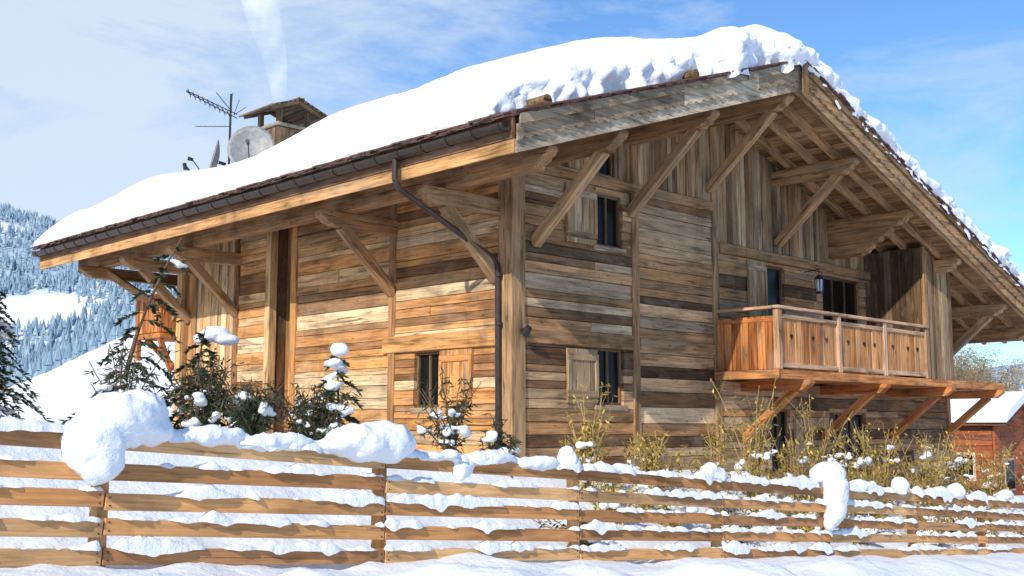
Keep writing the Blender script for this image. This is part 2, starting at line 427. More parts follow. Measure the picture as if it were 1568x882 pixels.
SHU=[(.40,.27,.15),(.33,.21,.11),(.45,.33,.2)]
shutter('g',1.42,2.3,3.52+e,4.66+e,SHU); shutter('g',1.42,2.3,.42+e,1.45+e,SHU)
shutter('g',7.65,8.42,1.5+e,3.8+e,SHU); shutter('l',1.0,1.92,.35+e,1.42+e,LP[:4])
shutter('g',9.5,10.0,-1.1+e,.35+e,SHU)
wn.make('windows_and_shutters',WOOD,chalet); gl.make('window_panes',GLASS,chalet)
lt_=MB(); lt_.tube([(.18,-.06,1.72+e),(.18,-.2,1.72+e)],.03,(0,0,0),8); lt_.tube([(.18,-.14,1.64+e),(.18,-.27,1.75+e)],[.09,.06],(0,0,0),12)
lt_.tube([(10.1,-.1,3.75+e),(10.1,-.5,3.78+e),(10.1,-.5,3.62+e)],.015,(0,0,0),6)
lt_.tube([(10.1,-.5,3.64+e),(10.1,-.5,3.55+e),(10.1,-.5,3.54+e)],[.03,.14,.14],(0,0,0),6)
for k in range(4):
    a=k*math.pi/2+.7; lt_.tube([(10.1+.11*math.cos(a),-.5+.11*math.sin(a),3.55+e),(10.1+.09*math.cos(a),-.5+.09*math.sin(a),3.22+e)],.012,(0,0,0),5)
lt_.tube([(10.1,-.5,3.22+e),(10.1,-.5,3.18+e)],.1,(0,0,0),6)
lt_.make('wall_lamps',BLACK,chalet)
LG=plain('lantern_glass',(.45,.55,.62),.2); q=MB(); q.tube([(10.1,-.5,3.24+e),(10.1,-.5,3.52+e)],[.07,.09],(0,0,0),8); q.make('lantern_glass',LG,chalet)
# ---------- balcony
ba=MB(); Q=lambda:pick(BAL,.15)
QR=lambda:pick([(.50,.29,.16),(.55,.35,.22)],.1)
y0=-1.54; zt=2.52+e; zf=1.07+e
ba.box(6.35,18.1,y0-.03,-.03,zf-.06,zf+.06,Q(),0)
ba.box(6.3,18.15,y0-.12,y0-.035,zf-.1,zf+.09,Q(),0)
ba.box(6.26,6.345,y0-.12,-.03,zf-.1,zf+.09,Q(),1)
for x in(6.42,8.95,11.15,13.42): ba.box(x-.07,x+.07,y0-.10,y0+.04,zf+.1,zt-.06,QR(),2)
ba.box(6.3,13.5,y0-.13,y0+.07,zt-.055,zt+.01,QR(),0); ba.box(6.32,6.5,y0+.075,-.02,zt-.055,zt+.01,QR(),1)
ba.box(6.5,13.3,y0-.075,y0+.01,zt-.26,zt-.17,QR(),0); ba.box(6.5,13.3,y0-.075,y0+.01,zf+.14,zf+.24,QR(),0)
ba.box(6.39,6.46,y0+.05,-.05,zt-.32,zt-.24,Q(),1)
ht=MB()
for a,b_ in((6.5,8.87),(9.03,11.07),(11.23,13.34)):
    n_=8; w=(b_-a)/n_
    for k in range(n_):
        ba.box(a+k*w+.012,a+(k+1)*w-.012,y0-.045+R.uniform(0,.012),y0-.005,zf+.16,zt-.2,pick([(.56,.25,.09),(.48,.20,.07),(.60,.30,.12)],.18),2)
        if k in(1,4,6):
            cx=a+(k+.5)*w; cz=zf+.82
            pts=[(0,-.07),(.06,0),(.06,.035),(.035,.055),(0,.03),(-.035,.055),(-.06,.035),(-.06,0)]
            ht.prism([(cx+p,y0-.052,cz+q_) for p,q_ in pts],(0,.01,0),(.02,.012,.008),2)  # dark plates painted as the shade inside heart cut-outs
yy=y0+.06
while yy<-.15:
    ba.box(6.40,6.44+R.uniform(0,.01),yy,yy+.2,zf+.1,zt-.2,Q(),2); yy+=.215
for x in(7.4,10.9,14.5,17.8):
    pr=[(-.0,zf-.1),(y0-.25,zf-.1),(y0-.25,zf-.18),(y0-.05,zf-.33),(-.0,zf-.33)]
    ba.prism([(x-.11,a,b_) for a,b_ in pr][::-1],(.22,0,0),Q(),1)
    ba.beam((x,-.02,zf-1.4),(x,-1.35,zf-.3),.18,.18,Q())
ba.make('balcony',WOOD,chalet,bevel=.008); ht.make('balcony_hearts',WOOD,chalet)
by=MB(); x=13.52
while x<14.95:
    w=.2; by.box(x+.003,x+w-.003,y0-.02-R.uniform(0,.02),y0+.05,zf+.1,L(x)+.02,pick(VP),2); x+=w
yy=y0+.06
while yy<-.05:
    by.box(13.5,13.56,yy,yy+.19,zf+.1,L(13.6)+.02,tuple(.4*k for k in pick(VP)),2); by.box(14.9,14.96,yy,yy+.19,zf+.1,L(14.9)+.02,pick(VP),2); yy+=.2  # balcony-side boards darkened to paint in the loggia shade
by.box(13.44,13.6,y0-.08,y0-.04,zf+.1,L(13.5),P(),2)
by.make('boarded_bay',WOOD,chalet)
bb=MB(); bz=.3
bb.box(-.5,5,12.5,13.85,1.95+e+bz,2.08+e+bz,Q(),0)
yy=12.5
while yy<13.8: bb.box(-.5,-.45,yy,yy+.15,2.1+e+bz,3.0+e+bz,Q(),2); yy+=.17
bb.box(-.54,-.42,12.46,13.9,3.0+e+bz,3.1+e+bz,Q(),1)
xx=-.44
while xx<0: bb.box(xx,xx+.14,12.46,12.5,2.1+e+bz,3.0+e+bz,Q(),2); xx+=.15
for x in(-.45,1.5,3): bb.box(x-.06,x+.06,13.75,13.9,1.4+e+bz,3.05+e+bz,Q(),2)
bb.box(-.5,3,13.8,13.86,2.1+e+bz,2.9+e+bz,Q(),2)
bb.beam((-.1,12.6,1.1+e+bz),(-.45,12.6,1.93+e+bz),.12,.12,Q())
bb.beam((-.1,12.5,1.2+e+bz),(-.3,13.6,1.95+e+bz),.12,.12,Q())
bb.make('rear_balcony',WOOD,chalet)
# ---------- chimney
cx,cy=4.5,14.7; cz=L(cx)+.85
ch=MB(); ch.box(cx-.58,cx+.58,cy-.58,cy+.58,cz-1.0,cz+1.75,(.3,.25,.2),2); ch.box(cx-.66,cx+.66,cy-.66,cy+.66,cz+1.75,cz+1.87,(.3,.25,.2),0)
ch.make('chimney_stack',STONE,chalet,bevel=.03)
cw=MB(); DV=[(.18,.11,.065),(.24,.16,.10),(.13,.08,.05)]
for a in(-.52,.52):
    for b_ in(-.52,.52): cw.box(cx+a-.07,cx+a+.07,cy+b_-.07,cy+b_+.07,cz+1.87,cz+2.3,pick(DV),2)
x=-.64
while x<.60:
    cw.box(cx+x,cx+x+.14,cy-.65,cy-.59,cz-.6,cz+1.7,pick(DV),2); cw.box(cx-.65,cx-.59,cy+x,cy+x+.14,cz-.6,cz+1.7,pick(DV),2); x+=.15
for sx in (-1,1):
    for i in range(7):
        d0=i*.16
        cw.beam((cx+sx*d0,cy-.95,cz+2.62-.36*d0),(cx+sx*d0,cy+.95,cz+2.62-.36*d0),.22,.05,pick(DV),(sx*.36,0,1))
    for yy in(-.8,.8): cw.beam((cx,cy+yy,cz+2.55),(cx+sx*.95,cy+yy,cz+2.2),.06,.1,pick(DV))
cw.make('chimney_cladding_and_cap',WOOD,chalet)
# ---------- dishes
def dish(name,pos,aim,r):
    mb=MB(); aim=Vector(aim).normalized(); a=aim.cross(Vector((0,0,1))).normalized(); b_=a.cross(aim)
    pos=Vector(pos); seg_=28; rings=6
    for lay,off in((0,0),(1,-.02)):
        for k in range(rings+1):
            rr=r*k/rings; d=.28*r*(k/rings)**2+off
            for j in range(seg_):
                q=2*math.pi*j/seg_; mb.v.append(tuple(pos+aim*d+a*(rr*math.cos(q))+b_*(rr*1.08*math.sin(q))))
        o=lay*(rings+1)*seg_
        for k in range(rings):
            for j in range(seg_):
                f=(o+k*seg_+j,o+k*seg_+(j+1)%seg_,o+(k+1)*seg_+(j+1)%seg_,o+(k+1)*seg_+j); mb.f.append(f); mb.c.append((.5,.5,.5)); mb.g+=[mb.v[t] for t in f]
    o1=rings*seg_; o2=o1+(rings+1)*seg_
    for j in range(seg_):
        f=(o1+j,o1+(j+1)%seg_,o2+(j+1)%seg_,o2+j); mb.f.append(f); mb.c.append((.5,.5,.5)); mb.g+=[mb.v[t] for t in f]
    root=mb.make(name,DISH,None,smooth=True)
    ar=MB(); tip=pos+aim*(r*1.15)-b_*(r*.25)
    ar.tube([pos-b_*r*1.05+aim*.2*r,tip],.018,(0,0,0),6); ar.tube([tip-aim*.02,tip+aim*.14],[.05,.06],(0,0,0),10)
    ar.tube([pos-aim*.03,pos-aim*.25],.05,(0,0,0),8); ar.make('feed_arm',BLACK,root)
    return root
mx,my=2.55,14.6; mz=L(mx)+1.45
dish('satellite_dish',(mx+.5,my-.45,mz+.85),(-.62,-.76,.25),.70)
dish('satellite_dish',(mx-.15,my+.4,mz+.55),(-.98,.45,.25),.62)
an=MB(); an.tube([(mx,my,mz-1.5),(mx,my,mz+2.6)],.035,(0,0,0),8)
an.tube([(mx,my,mz+.75),(mx+.5,my-.3,mz+.8)],.03,(0,0,0),6)
an.tube([(mx,my,mz+.05),(mx-.75,my+.5,mz-.1),(mx-1.0,my+.7,mz+.3)],.04,(0,0,0),6)
an.tube([(mx-1.02,my+.72,mz+.22),(mx-1.05,my+.74,mz+.42)],.06,(0,0,0),8)
an.tube([(mx,my,mz-.4),(mx-.4,my+.25,mz+.05)],.025,(0,0,0),6); an.tube([(mx+.25,my-.2,mz-.8),(mx,my,mz+.3)],.03,(0,0,0),6)
rt=Vector((.711,-.703,0))
b0=Vector((mx,my,mz+1.95)); b1=b0-rt*1.35+Vector((0,0,.72))
for dz in(0,.12): an.tube([b0+rt*.2-Vector((0,0,.1-dz)),b1+Vector((0,0,dz*.3))],.016,(0,0,0),6)
for k in range(9):
    p=b0.lerp(b1,(k+.5)/9); dd=V*.35; an.tube([p-dd*(1.1-.06*k)+Vector((0,0,.04)),p+dd*(1.1-.06*k)],.009,(0,0,0),4)
    an.tube([p-Vector((0,0,.13))+rt*.06,p+Vector((0,0,.13))-rt*.03],.010,(0,0,0),4)
for s_ in(-1,1):
    p=b0+Vector((0,0,.15)); an.tube([p,p+rt*(.25)*s_-rt*.2+Vector((0,0,.55))],.012,(0,0,0),4)
    an.tube([b0+rt*.1,b0+rt*.35+V*.4*s_+Vector((0,0,.35))],.01,(0,0,0),4)
b2=b0-Vector((0,0,.35)); an.tube([b2,b2-rt*1.0],.014,(0,0,0),5)
for k in range(7):
    p=b2-rt*(.15*k+.1); an.tube([p-V*.2-Vector((0,0,.04)),p+V*.2+Vector((0,0,.04))],.008,(0,0,0),4)
an.make('tv_antenna',BLACK)
# ---------- smoke
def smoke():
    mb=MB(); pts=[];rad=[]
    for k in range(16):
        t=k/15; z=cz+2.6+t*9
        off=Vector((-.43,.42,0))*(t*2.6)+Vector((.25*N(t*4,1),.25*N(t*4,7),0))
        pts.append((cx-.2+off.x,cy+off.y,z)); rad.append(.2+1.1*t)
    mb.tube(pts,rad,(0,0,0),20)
    m=bpy.data.materials.new('smoke'); m.use_nodes=True; nt=m.node_tree; nt.nodes.clear()
    o=nd(nt,'ShaderNodeOutputMaterial'); v=nd(nt,'ShaderNodeVolumePrincipled')
    g=nd(nt,'ShaderNodeNewGeometry').outputs['Position']
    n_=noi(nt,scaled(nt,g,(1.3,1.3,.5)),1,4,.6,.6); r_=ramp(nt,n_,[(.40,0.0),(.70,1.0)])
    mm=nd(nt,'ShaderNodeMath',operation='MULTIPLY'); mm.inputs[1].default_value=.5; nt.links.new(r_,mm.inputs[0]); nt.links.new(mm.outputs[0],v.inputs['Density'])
    m2=nd(nt,'ShaderNodeMath',operation='MULTIPLY'); m2.inputs[1].default_value=.48; nt.links.new(r_,m2.inputs[0]); nt.links.new(m2.outputs[0],v.inputs['Emission Strength'])  # emission stands in for sunlight scattered inside the smoke
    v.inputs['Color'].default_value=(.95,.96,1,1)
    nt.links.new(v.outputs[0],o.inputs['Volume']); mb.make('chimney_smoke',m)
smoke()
# ---------- ground
def gnear(x,y):
    xc=max(-30,min(45,x))
    z=-.32-.075*xc
    z+=1.3*sm((y+4.4)/3.6)
    if y<-5: z+=.05*(max(y,-20)+5)
    z+=.10*N(x*.6,y*.6)+.06*N(x*1.7,y*1.7,4)+.03*N(x*4,y*4,6)
    z+=.26*math.exp(-((y+7.3+.5*N(x*.3,2))/.8)**2)*(.7+.8*N(x*.9,3)+.4*N(x*2.7,6)+.2*N(x*6,y*6))
    return z
def el(r,az):
    d=math.degrees(az)
    ea=.02+.085*sm((74-d)/14) if d>40 else .035
    eb=.03+.142*sm((d-42)/24)+.014*N(d*.35)+.006*N(d*1.1,4)
    if d<42: eb=.05+.02*N(d*.2)
    if r<45: return None
    if r<240: return ea*sm((r-45)/195)
    if r<380: return ea-.012*sm((r-240)/140)
    if r<1100: return (ea-.012)+(max(eb,ea)-(ea-.012))*sm((r-380)/720)**.8
    return max(eb,ea)*(1-.5*sm((r-1100)/2500))
def fmask(x,y): return N(x*.006,y*.006,7)+.36
def hfun(x,y):
    dx=x-CAM.x;dy=y-CAM.y;r=math.hypot(dx,dy);az=math.atan2(dy,dx); g0=gnear(x,y)
    if r<=45: return g0
    ee=el(r,az); zz=E+ee*r-1.5+(min(r*.006,4))*N(x*.02,y*.02)+min(r*.03,20)*N(x*.004,y*.004,3)*sm((r-300)/500)
    t=sm((r-45)/60); return g0*(1-t)+zz*t
def ground():
    rs=[];r=.5
    while r<5000:
        rs.append(r); r*= 1.018 if r<60 else 1.035
        if len(rs)<30: r+=.12
    na=540; vs=[];fc=[]
    for r in rs:
        for k in range(na):
            az=math.radians(-180+360*k/na)
            x=CAM.x+r*math.cos(az); y=CAM.y+r*math.sin(az)
            z=hfun(x,y); f=0
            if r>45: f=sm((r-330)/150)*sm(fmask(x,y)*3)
            vs.append((x,y,z)); fc.append(f)
    n_=len(rs); fs=[(j*na+k,j*na+(k+1)%na,(j+1)*na+(k+1)%na,(j+1)*na+k) for j in range(n_-1) for k in range(na)]
    fs.append(tuple(range(na))[::-1])
    me=bpy.data.meshes.new('ground'); me.from_pydata(vs,[],fs)
    a=me.attributes.new('forest','FLOAT','POINT'); a.data.foreach_set('value',fc)
    me.polygons.foreach_set('use_smooth',[True]*len(fs))
    m=snow_mat('ground_snow'); nt=m.node_tree; b=nt.nodes['Principled BSDF']
    at=nd(nt,'ShaderNodeAttribute',attribute_name='forest').outputs['Fac']
    g=nd(nt,'ShaderNodeNewGeometry').outputs['Position']
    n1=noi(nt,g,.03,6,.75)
    fcol=mul(nt,(.20,.30,.40),(.60,.68,.76),ramp(nt,n1,[(.42,0.0),(.62,1.0)]),'MIX')  # forest floor colour with blue-grey distance haze mixed in
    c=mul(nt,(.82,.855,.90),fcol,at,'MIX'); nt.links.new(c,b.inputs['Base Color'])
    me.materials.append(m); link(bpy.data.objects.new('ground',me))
ground()
def forest():
    mb=MB(); cnt=0; tries=0
    while cnt<9500 and tries<60000:
        tries+=1
        if R.random()<.93: az=math.radians(R.uniform(57,80)) 
        else: az=math.radians(R.uniform(5,35))
        r=R.uniform(380,1180) if R.random()<.94 else R.uniform(180,330)
        x=CAM.x+r*math.cos(az);y=CAM.y+r*math.sin(az)
        d=fmask(x,y)+.35*N(x*.02,y*.02)
        if r<330: d=N(x*.02,y*.02,9)-.1
        if d<0.06: continue
        z=hfun(x,y)-.3; h=R.uniform(4,8.5)*(.6 if r<330 else 1); w=h*.25; t=R.random()
        tone=min(1,.05+.6*t*(.4+r/1500)); ns=5  # trees turn paler with distance, haze put into their tone
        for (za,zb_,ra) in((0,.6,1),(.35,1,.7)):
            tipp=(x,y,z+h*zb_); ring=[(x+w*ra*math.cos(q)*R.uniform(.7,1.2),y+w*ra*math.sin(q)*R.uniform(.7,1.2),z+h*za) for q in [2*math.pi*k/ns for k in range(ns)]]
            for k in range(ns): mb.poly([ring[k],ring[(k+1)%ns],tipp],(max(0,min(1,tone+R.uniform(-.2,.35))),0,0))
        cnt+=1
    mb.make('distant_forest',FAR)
forest()
# ---------- fence
fence=empty('wooden_fence'); fr=MB(); sn=MB()
FY=-5.05; FX0=-9.87; SP=3.0
FP=[(.62,.31,.12),(.56,.26,.095),(.66,.38,.17),(.48,.23,.10)]
def ftop(x): return E-.07-.077*(x-FX0)
def snowstrip(xa,xb,zf_,amp,thr,seed,y,wmax=.07):
    n_=int((xb-xa)/.04); i0=len(sn.v); K=7
    for i in range(n_+1):
        x=xa+(xb-xa)*i/n_
        h=amp*max(0,(N(x*1.3,seed,1)+.55*N(x*4,seed,5)+.35*N(x*11,seed,2)+thr))
        if i in(0,n_): h=0
        h=min(h,.2); w=min(wmax,.015+h*1.2) if h>0 else .002
        for k in range(K):
            a=math.pi*k/(K-1); sag=-.02*(k in(0,K-1))*(h>0.01)
            dr=max(0,N(x*5,seed,8)+.1)*.9*h if k==0 else 0
            sn.v.append((x,y-w*math.cos(a),zf_(x)-.004+h*math.sin(a)+sag*h*8-dr))
    for i in range(n_):
        for k in range(K-1):
            f=(i0+i*K+k,i0+(i+1)*K+k,i0+(i+1)*K+k+1,i0+i*K+k+1); sn.f.append(f); sn.c.append((1,1,1)); sn.g+=[(0,0,0)]*4
scw=MB()
for i in range(-2,16):
    xp=FX0+SP*i
    fr.box(xp-.06,xp+.06,FY+.02,FY+.13,ftop(xp)-1.5,ftop(xp)-.0,pick(FP),2)
    for k in range(5):
        xa=xp+.006; xb=xp+SP-.006; o=-.08-.24*k
        za=ftop(xa)+o+R.uniform(-.018,.018);zb_=ftop(xb)+o+R.uniform(-.018,.018)
        fr.beam((xa,FY-.02,za),(xb,FY-.02,zb_),.035,.145,pick(FP,.2))
        for xx,z_ in((xa+.04,za),(xb-.04,zb_)):
            for s_ in(-.035,.035): scw.tube([(xx,FY-.043,z_+s_),(xx,FY-.03,z_+s_)],.008,(0,0,0),6)
        zz=lambda x,za=za,zb_=zb_,xa=xa,xb=xb:za+(zb_-za)*(x-xa)/(xb-xa)+.0725
        snowstrip(xa,xb,zz,.14 if k==0 else .12,.5 if k==0 else .24,i*7.3+k*3.1,FY-.02,.10 if k==0 else .07)
fr.make('rails_and_posts',FENCEW,fence,bevel=.006); sn.make('rail_snow',SNOW,fence,smooth=True); scw.make('screws',BLACK,fence)
def blob(name,els,vox=.04,parent=None,disp=.06):
    b_=bmesh.new()
    for (c,r) in els:
        M=Matrix.Translation(c)@Matrix.Diagonal((*r,1)); bmesh.ops.create_icosphere(b_,subdivisions=3,radius=1,matrix=M)
    me=bpy.data.meshes.new(name); b_.to_mesh(me); b_.free(); me.materials.append(SNOW)
    o=bpy.data.objects.new(name,me); link(o,parent)
    m=o.modifiers.new('r','REMESH'); m.mode='VOXEL'; m.voxel_size=vox; m.use_smooth_shade=True
    s=o.modifiers.new('s','SMOOTH'); s.iterations=3; s.factor=.5
    if 'cl' not in bpy.data.textures:
        t=bpy.data.textures.new('cl','CLOUDS'); t.noise_scale=.2; t.noise_depth=3
    d=o.modifiers.new('d','DISPLACE'); d.texture=bpy.data.textures['cl']; d.strength=disp; d.texture_coords='GLOBAL'; d.mid_level=.5
    return o
def T(x,dz,y=0): return (x,FY+y,ftop(x)+dz)
els=[(T(-9.75,.12),(.36,.30,.25)),(T(-9.6,.18),(.26,.24,.22)),(T(-10.0,-.08,-.05),(.27,.24,.28)),(T(-9.95,-.25,-.12),(.17,.16,.2)),(T(-9.5,.06),(.2,.2,.15)),
 (T(-7.1,.10),(.5,.28,.2)),(T(-6.85,.12),(.36,.26,.23)),(T(-7.45,.05),(.3,.2,.1)),(T(-8.2,.03),(.5,.12,.09)),(T(-8.9,.04),(.45,.14,.09)),
 (T(-4.05,.1),(.13,.12,.16)),(T(-4.6,.02),(.4,.12,.08)),(T(-5.4,.03),(.5,.12,.09)),(T(-6.1,.02),(.35,.12,.07)),(T(-5.8,-.12,-.04),(.16,.08,.12)),
 (T(-1.0,.04),(.3,.13,.1)),(T(-1.1,.1),(.15,.12,.12)),(T(-3.1,.02),(.3,.1,.07)),
 (T(2.15,.20),(.38,.25,.2)),(T(2.2,-.03,-.08),(.3,.2,.32)),(T(2.15,-.3,-.1),(.22,.16,.3)),(T(2.0,-.52,-.1),(.14,.12,.16)),(T(3.2,.05),(.5,.13,.10)),(T(1.5,.04),(.35,.13,.08)),
 (T(4.6,.10),(.2,.15,.16)),(T(6.9,.1),(.22,.15,.15)),(T(9.2,.1),(.3,.15,.13)),(T(-11.6,.03),(.9,.13,.08)),(T(-13,.05),(.6,.16,.1))]
blob('fence_snow_caps',els,.03,fence,.11)
# ---------- shrubs
def shrub(name,x,y,h,w,mat,nst,nleaf,lw=.018,ll=.09,snowk=3,droop=.3,spread=.16,stem=None):
    z0=hfun(x,y)-.1
    root=empty(name); st=MB(); lf=MB(); tips=[]
    for s_ in range(nst):
        a=R.uniform(0,6.28); ln=h*R.uniform(.45,1.05); sp=w*R.uniform(.15,1)
        pts=[]
        for k in range(7):
            t=k/6; pts.append(Vector((x+math.cos(a)*sp*t**1.4+.05*N(s_,k*.7,x),y+math.sin(a)*sp*t**1.4+.05*N(k*.7,s_,x),z0+ln*(t-droop*t*t*R.uniform(.2,.5)))))
        st.tube(pts,[.014*(1-.8*k/6)+.004 for k in range(7)],(0,0,0),4,False); tips.append((pts[-2],pts[-4]))
        tw=[]
        for q_ in range(8):
            k=R.randint(1,5); p=pts[k]; p2=p+Vector((R.uniform(-1,1)*w*.35,R.uniform(-1,1)*w*.35,R.uniform(-.02,.22)*h))
            st.tube([p,p2],[.006,.003],(0,0,0),3,False); tw.append((p,p2))
        for q_ in range(nleaf):
            if R.random()<.65:
                a_,b_=R.choice(tw); p=a_.lerp(b_,R.uniform(.2,1))
            else:
                t=R.uniform(.25,1)*5.99; k=int(t); p=pts[k].lerp(pts[k+1],t-k)
            rr=w*spread; p=p+Vector((R.gauss(0,rr*.35),R.gauss(0,rr*.35),R.gauss(0,rr*.25)))
            d=Vector((R.uniform(-1,1),R.uniform(-1,1),R.uniform(-1,.4))).normalized(); sd=d.cross(Vector((R.random(),R.random(),1))).normalized()
            l=ll*R.uniform(.6,1.3)
            lf.poly([p,p+d*l*.5+sd*lw,p+d*l,p+d*l*.5-sd*lw],(R.random(),0,0))
    st.make('stems',stem or BARK,root); lf.make('leaves',mat,root)
    if snowk:
        E_=[]
        for k in range(snowk):
            a_,b_=R.choice(tips); p=a_.lerp(b_,R.random()*1.5); s_=R.uniform(.04,.11)
            for j in range(4):
                E_.append(((p.x+R.uniform(-1,1)*s_*1.6,p.y+R.uniform(-1,1)*s_*1.2,p.z+R.uniform(-1,.4)*s_),(s_*R.uniform(.5,1.2),s_*R.uniform(.5,1),s_*R.uniform(.35,.7))))
        blob('clinging_snow',E_,.025,root,.07)
    return root
SH=[(-.9,-2.6,2.0,.6),(.2,-2.9,1.6,.6),(1.0,-2.5,1.5,.6),(2.3,-2.8,2.0,.7),(3.1,-3.2,1.4,.7),(3.8,-2.6,2.9,.8),(4.7,-3.0,2.1,.8),(5.8,-2.7,2.6,.8),(6.5,-3.3,1.8,.8),(7.2,-3.0,2.5,.9),(8.6,-2.7,2.3,.9),(9.5,-3.2,2.3,.9),(10.8,-2.8,2.5,.9),(12.4,-2.9,2.4,.9),(14.2,-2.8,2.5,1),(16.5,-3.2,2.5,1),(18.8,-3,2.5,1)]
for (x,y,h,w) in SH: shrub('yellow_shrub',x,y,h,w,YLEAF,15,45,.019,.11,9,stem=TWIG)
for k in range(14):
    x=-2.4+k*1.35+R.uniform(-.3,.3)
    shrub('low_shrub',x,-3.6+R.uniform(-.4,.5),R.uniform(.7,1.2),.7,YLEAF if k%3 else NEEDLE,14,45,.018,.10,11,stem=TWIG)
for (x,y,h,w,nl) in [(-2.7,-1.4,1.6,.6,30),(-2.0,-1.9,1.1,.5,30),(-5.5,1.1,1.6,.7,60),(-4.5,1.5,1.2,.8,60),(-3.7,.6,1.1,.7,50),(-6.6,1.6,1.6,.8,50),(-5.2,.2,1.0,.6,60),(-1.9,3.3,1.5,.8,50),(-2.4,5,1.5,.8,50),(-3.0,2.2,1.4,.8,50)]:
    shrub('evergreen_shrub',x,y,h,w,NEEDLE,16,nl,.016,.17,8)
def conifer(name,x,y,h,w,nb=70,lean=(0,0),dens=26,snow=10,mat=NEEDLE):
    z0=hfun(x,y)-.1; root=empty(name); st=MB(); lf=MB(); sb=[]
    tp=[Vector((x+lean[0]*t*t,y+lean[1]*t*t,z0+h*t)) for t in [k/6 for k in range(7)]]
    st.tube(tp,[.03*h/2*(1-t/6*.9)+.006 for t in range(7)],(0,0,0),7)
    for b_ in range(nb):
        t=.12+.86*(b_/nb); k=min(5,int(t*6)); p=tp[k].lerp(tp[k+1],t*6-k); a=b_*2.4+R.uniform(-.4,.4)
        ln=w*(1-t)**.8*R.uniform(.4,1.25)+.08; d=Vector((math.cos(a),math.sin(a),0))
        pts=[p+d*(ln*s_)+Vector((0,0,ln*(.25*s_-.75*s_*s_))) for s_ in (0,.25,.5,.75,1)]
        st.tube(pts,[.010,.008,.006,.004,.002],(0,0,0),3,False)
        for q_ in range(int(dens*(.3+ln/w))):
            s_=R.uniform(.15,1)*3.99; kk=int(s_); c=pts[kk].lerp(pts[kk+1],s_-kk)
            sidev=Vector((-d.y,d.x,0))*R.choice((-1,1)); dd=(d*.7+sidev*R.uniform(.2,1)+Vector((0,0,R.uniform(-.9,.15)))).normalized()
            l=R.uniform(.08,.2)*(.6+.4*ln/w); up=dd.cross(Vector((R.uniform(-1,1),R.uniform(-1,1),1))).normalized()
            tn=R.random()
            lf.poly([c,c+dd*l*.4+up*.02,c+dd*l,c+dd*l*.4-up*.02],(tn,0,0))
            up2=dd.cross(up); lf.poly([c,c+dd*l*.4+up2*.018,c+dd*l,c+dd*l*.4-up2*.018],(tn*.6,0,0))
        if snow and R.random()<snow/nb:
            s_=R.uniform(.06,.12)
            for j in range(3): sb.append((tuple(pts[1+j]+Vector((0,0,.03))),(s_*R.uniform(.8,1.5),s_*R.uniform(.8,1.4),s_*R.uniform(.3,.6))))
    st.make('trunk_and_limbs',BARK,root); lf.make('crown',mat,root)
    if sb: blob('branch_snow',sb,.03,root,.05)
conifer('pine_tree',-6.1,8.8,3.3,1.4,110,(0,0),60,34)
conifer('pine_tree',-8.2,8.4,2.6,1.2,90,(0,0),60,26)
conifer('spruce_sapling',-5.9,3.2,3.4,1.3,24,(.7,-.6),60,3)
conifer('spruce_sapling',-5.3,1.9,1.9,.8,26,(.2,0),46,5)
conifer('spruce_sapling',-3.3,.7,1.7,.6,20,(0,.1),36,3)
sno=[((-4.75,2.2,hfun(-4.7,2.2)+1.75),(.25,.22,.14)),((-4.6,2.1,hfun(-4.7,2.2)+1.66),(.22,.2,.1)),((-4.95,2.3,hfun(-4.7,2.2)+1.68),(.13,.14,.1)),((-3.3,.7,hfun(-3.3,.7)+1.58),(.17,.15,.12))]
blob('shrub_snow_clumps',sno,.03)
shrub('evergreen_shrub',-4.75,2.2,1.75,.4,NEEDLE,10,60,.016,.15,2)
# ---------- neighbour cabin
cab=empty('red_wooden_cabin'); cb=MB()
RP=[(.36,.10,.04),(.28,.075,.03),(.42,.13,.05)]
nx0,nx1,ny0,ny1=29.5,38.5,3.2,10; zb0=-3.8; DZ=-.45
def Ln(x): return 3.0+DZ-.42*abs(x-31.5)
z=zb0
while z<.6+DZ:
    cb.box(nx0,nx1,ny0,ny0+.1,z,z+.19,pick(RP),0); cb.box(nx0,nx0+.1,ny0+.1,ny1,z,z+.19,pick(RP),1); z+=.2
zz=z
while zz<Ln(nx0)+.1: cb.box(nx0,nx0+.1,ny0+.1,ny1,zz,zz+.19,pick(RP),1); zz+=.2
cb.prism([(nx0,ny0+.02,z),(nx1,ny0+.02,z),(nx1,ny0+.02,Ln(nx1)+.05),(31.5,ny0+.02,Ln(31.5)+.05),(nx0,ny0+.02,Ln(nx0)+.05)],(0,.1,0),pick(RP),0)
cb.box(nx0+.12,nx1-.1,ny0+.13,ny1,zb0,.3+DZ,(.1,.03,.02),0)
for xe in(nx0-.35,nx1+.8):
    cb.prism([(31.5,ny0-.6,Ln(31.5)),(xe,ny0-.6,Ln(xe)),(xe,ny0-.6,Ln(xe)+.18),(31.5,ny0-.6,Ln(31.5)+.18)],(0,ny1-ny0+1.2,0),(.2,.08,.04),1)
CWN=((30.3,31.1,-.9,.2),(33,34,-.9,.2),(35.8,36.8,-2.6,-1.5))
g2=MB()
for (a,b_,c,d) in CWN:
    cb.box(a-.08,b_+.08,ny0-.04,ny0-.002,c-.08,d+.08,(.6,.5,.38),2); g2.box(a,b_,ny0-.06,ny0-.045,c,d,(0,0,0))
for yy in(4.5,7.0):
    cb.box(nx0-.04,nx0-.002,yy-.5,yy+.5,-.6,.5,(.6,.5,.38),2); g2.box(nx0-.06,nx0-.045,yy-.4,yy+.4,-.5,.4,(0,0,0))
cb.box(30,35,ny0-1,ny0-.05,-1.6,-1.45,(.3,.1,.05),0)
x=30
while x<35: cb.box(x,x+.1,ny0-1,ny0-.95,-1.45,-.7,(.3,.1,.05),2); x+=.18
cb.make('cabin_body',WOOD,cab); g2.make('cabin_windows',GLASS,cab)
s2=MB(); up_=[]; x=nx0-.45
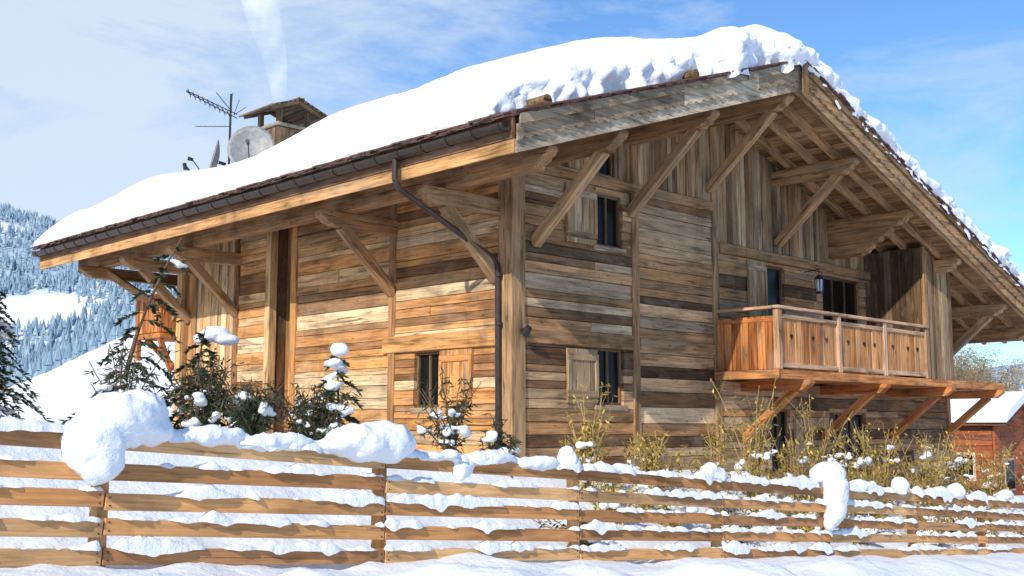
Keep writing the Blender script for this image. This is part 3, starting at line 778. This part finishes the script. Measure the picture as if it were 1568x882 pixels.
while x<=nx1+.9:
    hh=.32*min(1,math.sqrt(max(0,min(x-(nx0-.45),nx1+.9-x))/.4)); zz=Ln(x)+.18+hh
    if abs(x-31.5)<.6: zz-=.2*(.6-abs(x-31.5))
    up_.append((x,zz)); x+=.1
low=[(nx1+.9,Ln(nx1+.9)+.18),(31.5,Ln(31.5)+.16),(nx0-.45,Ln(nx0-.45)+.16)]
s2.prism([(a,ny0-.65,b_) for a,b_ in (up_+low)][::-1],(0,ny1-ny0+1.3,0),(1,1,1),0)
s2.make('cabin_roof_snow',SNOW,cab)
BR=leaf_mat('bare_twigs',(.16,.11,.06),(.42,.32,.18))
for (x,y,h,w) in [(43,12.3,7.6,2.6),(46,12,7.6,2.6),(50,12,8.5,3),(54,13,8,3)]:
    shrub('bare_tree',x,y,h,w,BR,40,320,.02,.38,0,.2,.22,stem=TWIG)
for (x,y,h,w) in [(19,-4.2,1.1,.6),(21,-3.4,1.6,.8),(24,-2.6,1.7,.9),(27,-1,1.6,.9)]:
    shrub('yellow_shrub',x,y,h,w,YLEAF,10,50,.02,.1,6,stem=TWIG)
# ---------- light
al=math.radians(19); ev=math.radians(31)
S=Vector((-math.cos(al)*math.cos(ev),-math.sin(al)*math.cos(ev),math.sin(ev)))
ld=bpy.data.lights.new('sun','SUN'); ld.energy=4.7; ld.angle=math.radians(.5); ld.color=(1,.92,.80)
lo=bpy.data.objects.new('sun',ld); link(lo); lo.rotation_euler=S.to_track_quat('Z','Y').to_euler(); lo.location=(-20,-10,20)
w=bpy.data.worlds.new('World'); sc.world=w; w.use_nodes=True; nt=w.node_tree; nt.nodes.clear()
out=nd(nt,'ShaderNodeOutputWorld'); bg=nd(nt,'ShaderNodeBackground'); sky=nd(nt,'ShaderNodeTexSky'); sky.sky_type='NISHITA'; sky.sun_disc=False
sky.sun_elevation=ev; sky.sun_rotation=math.atan2(S.x,S.y); sky.altitude=800; sky.dust_density=.4; sky.ozone_density=2.5
bg.inputs[1].default_value=.15
tint=mul(nt,sky.outputs[0],(.80,1.08,1.30)); nt.links.new(tint,bg.inputs[0])
bg2=nd(nt,'ShaderNodeBackground'); bg2.inputs[0].default_value=(.73,.85,1,1); bg2.inputs[1].default_value=.97
tc=nd(nt,'ShaderNodeTexCoord').outputs['Generated']
mp=nd(nt,'ShaderNodeMapping'); mp.inputs['Scale'].default_value=(1.6,1.6,4.5); mp.inputs['Rotation'].default_value=(.25,-.2,0); nt.links.new(tc,mp.inputs[0])
c1=noi(nt,mp.outputs[0],1.6,7,.64,.6)
dt=nd(nt,'ShaderNodeVectorMath',operation='DOT_PRODUCT'); dt.inputs[1].default_value=(-.703,.711,-.75); nt.links.new(tc,dt.inputs[0])
ma=nd(nt,'ShaderNodeMath',operation='MULTIPLY_ADD'); ma.inputs[1].default_value=.42; nt.links.new(dt.outputs['Value'],ma.inputs[0]); nt.links.new(c1,ma.inputs[2])
fac=ramp(nt,ma.outputs[0],[(.27,0.0),(.54,.92)])
mx_=nd(nt,'ShaderNodeMixShader'); nt.links.new(fac,mx_.inputs[0]); nt.links.new(bg.outputs[0],mx_.inputs[1]); nt.links.new(bg2.outputs[0],mx_.inputs[2]); nt.links.new(mx_.outputs[0],out.inputs[0])
sc.view_settings.view_transform='Standard'; sc.view_settings.look='None'; sc.view_settings.exposure=0
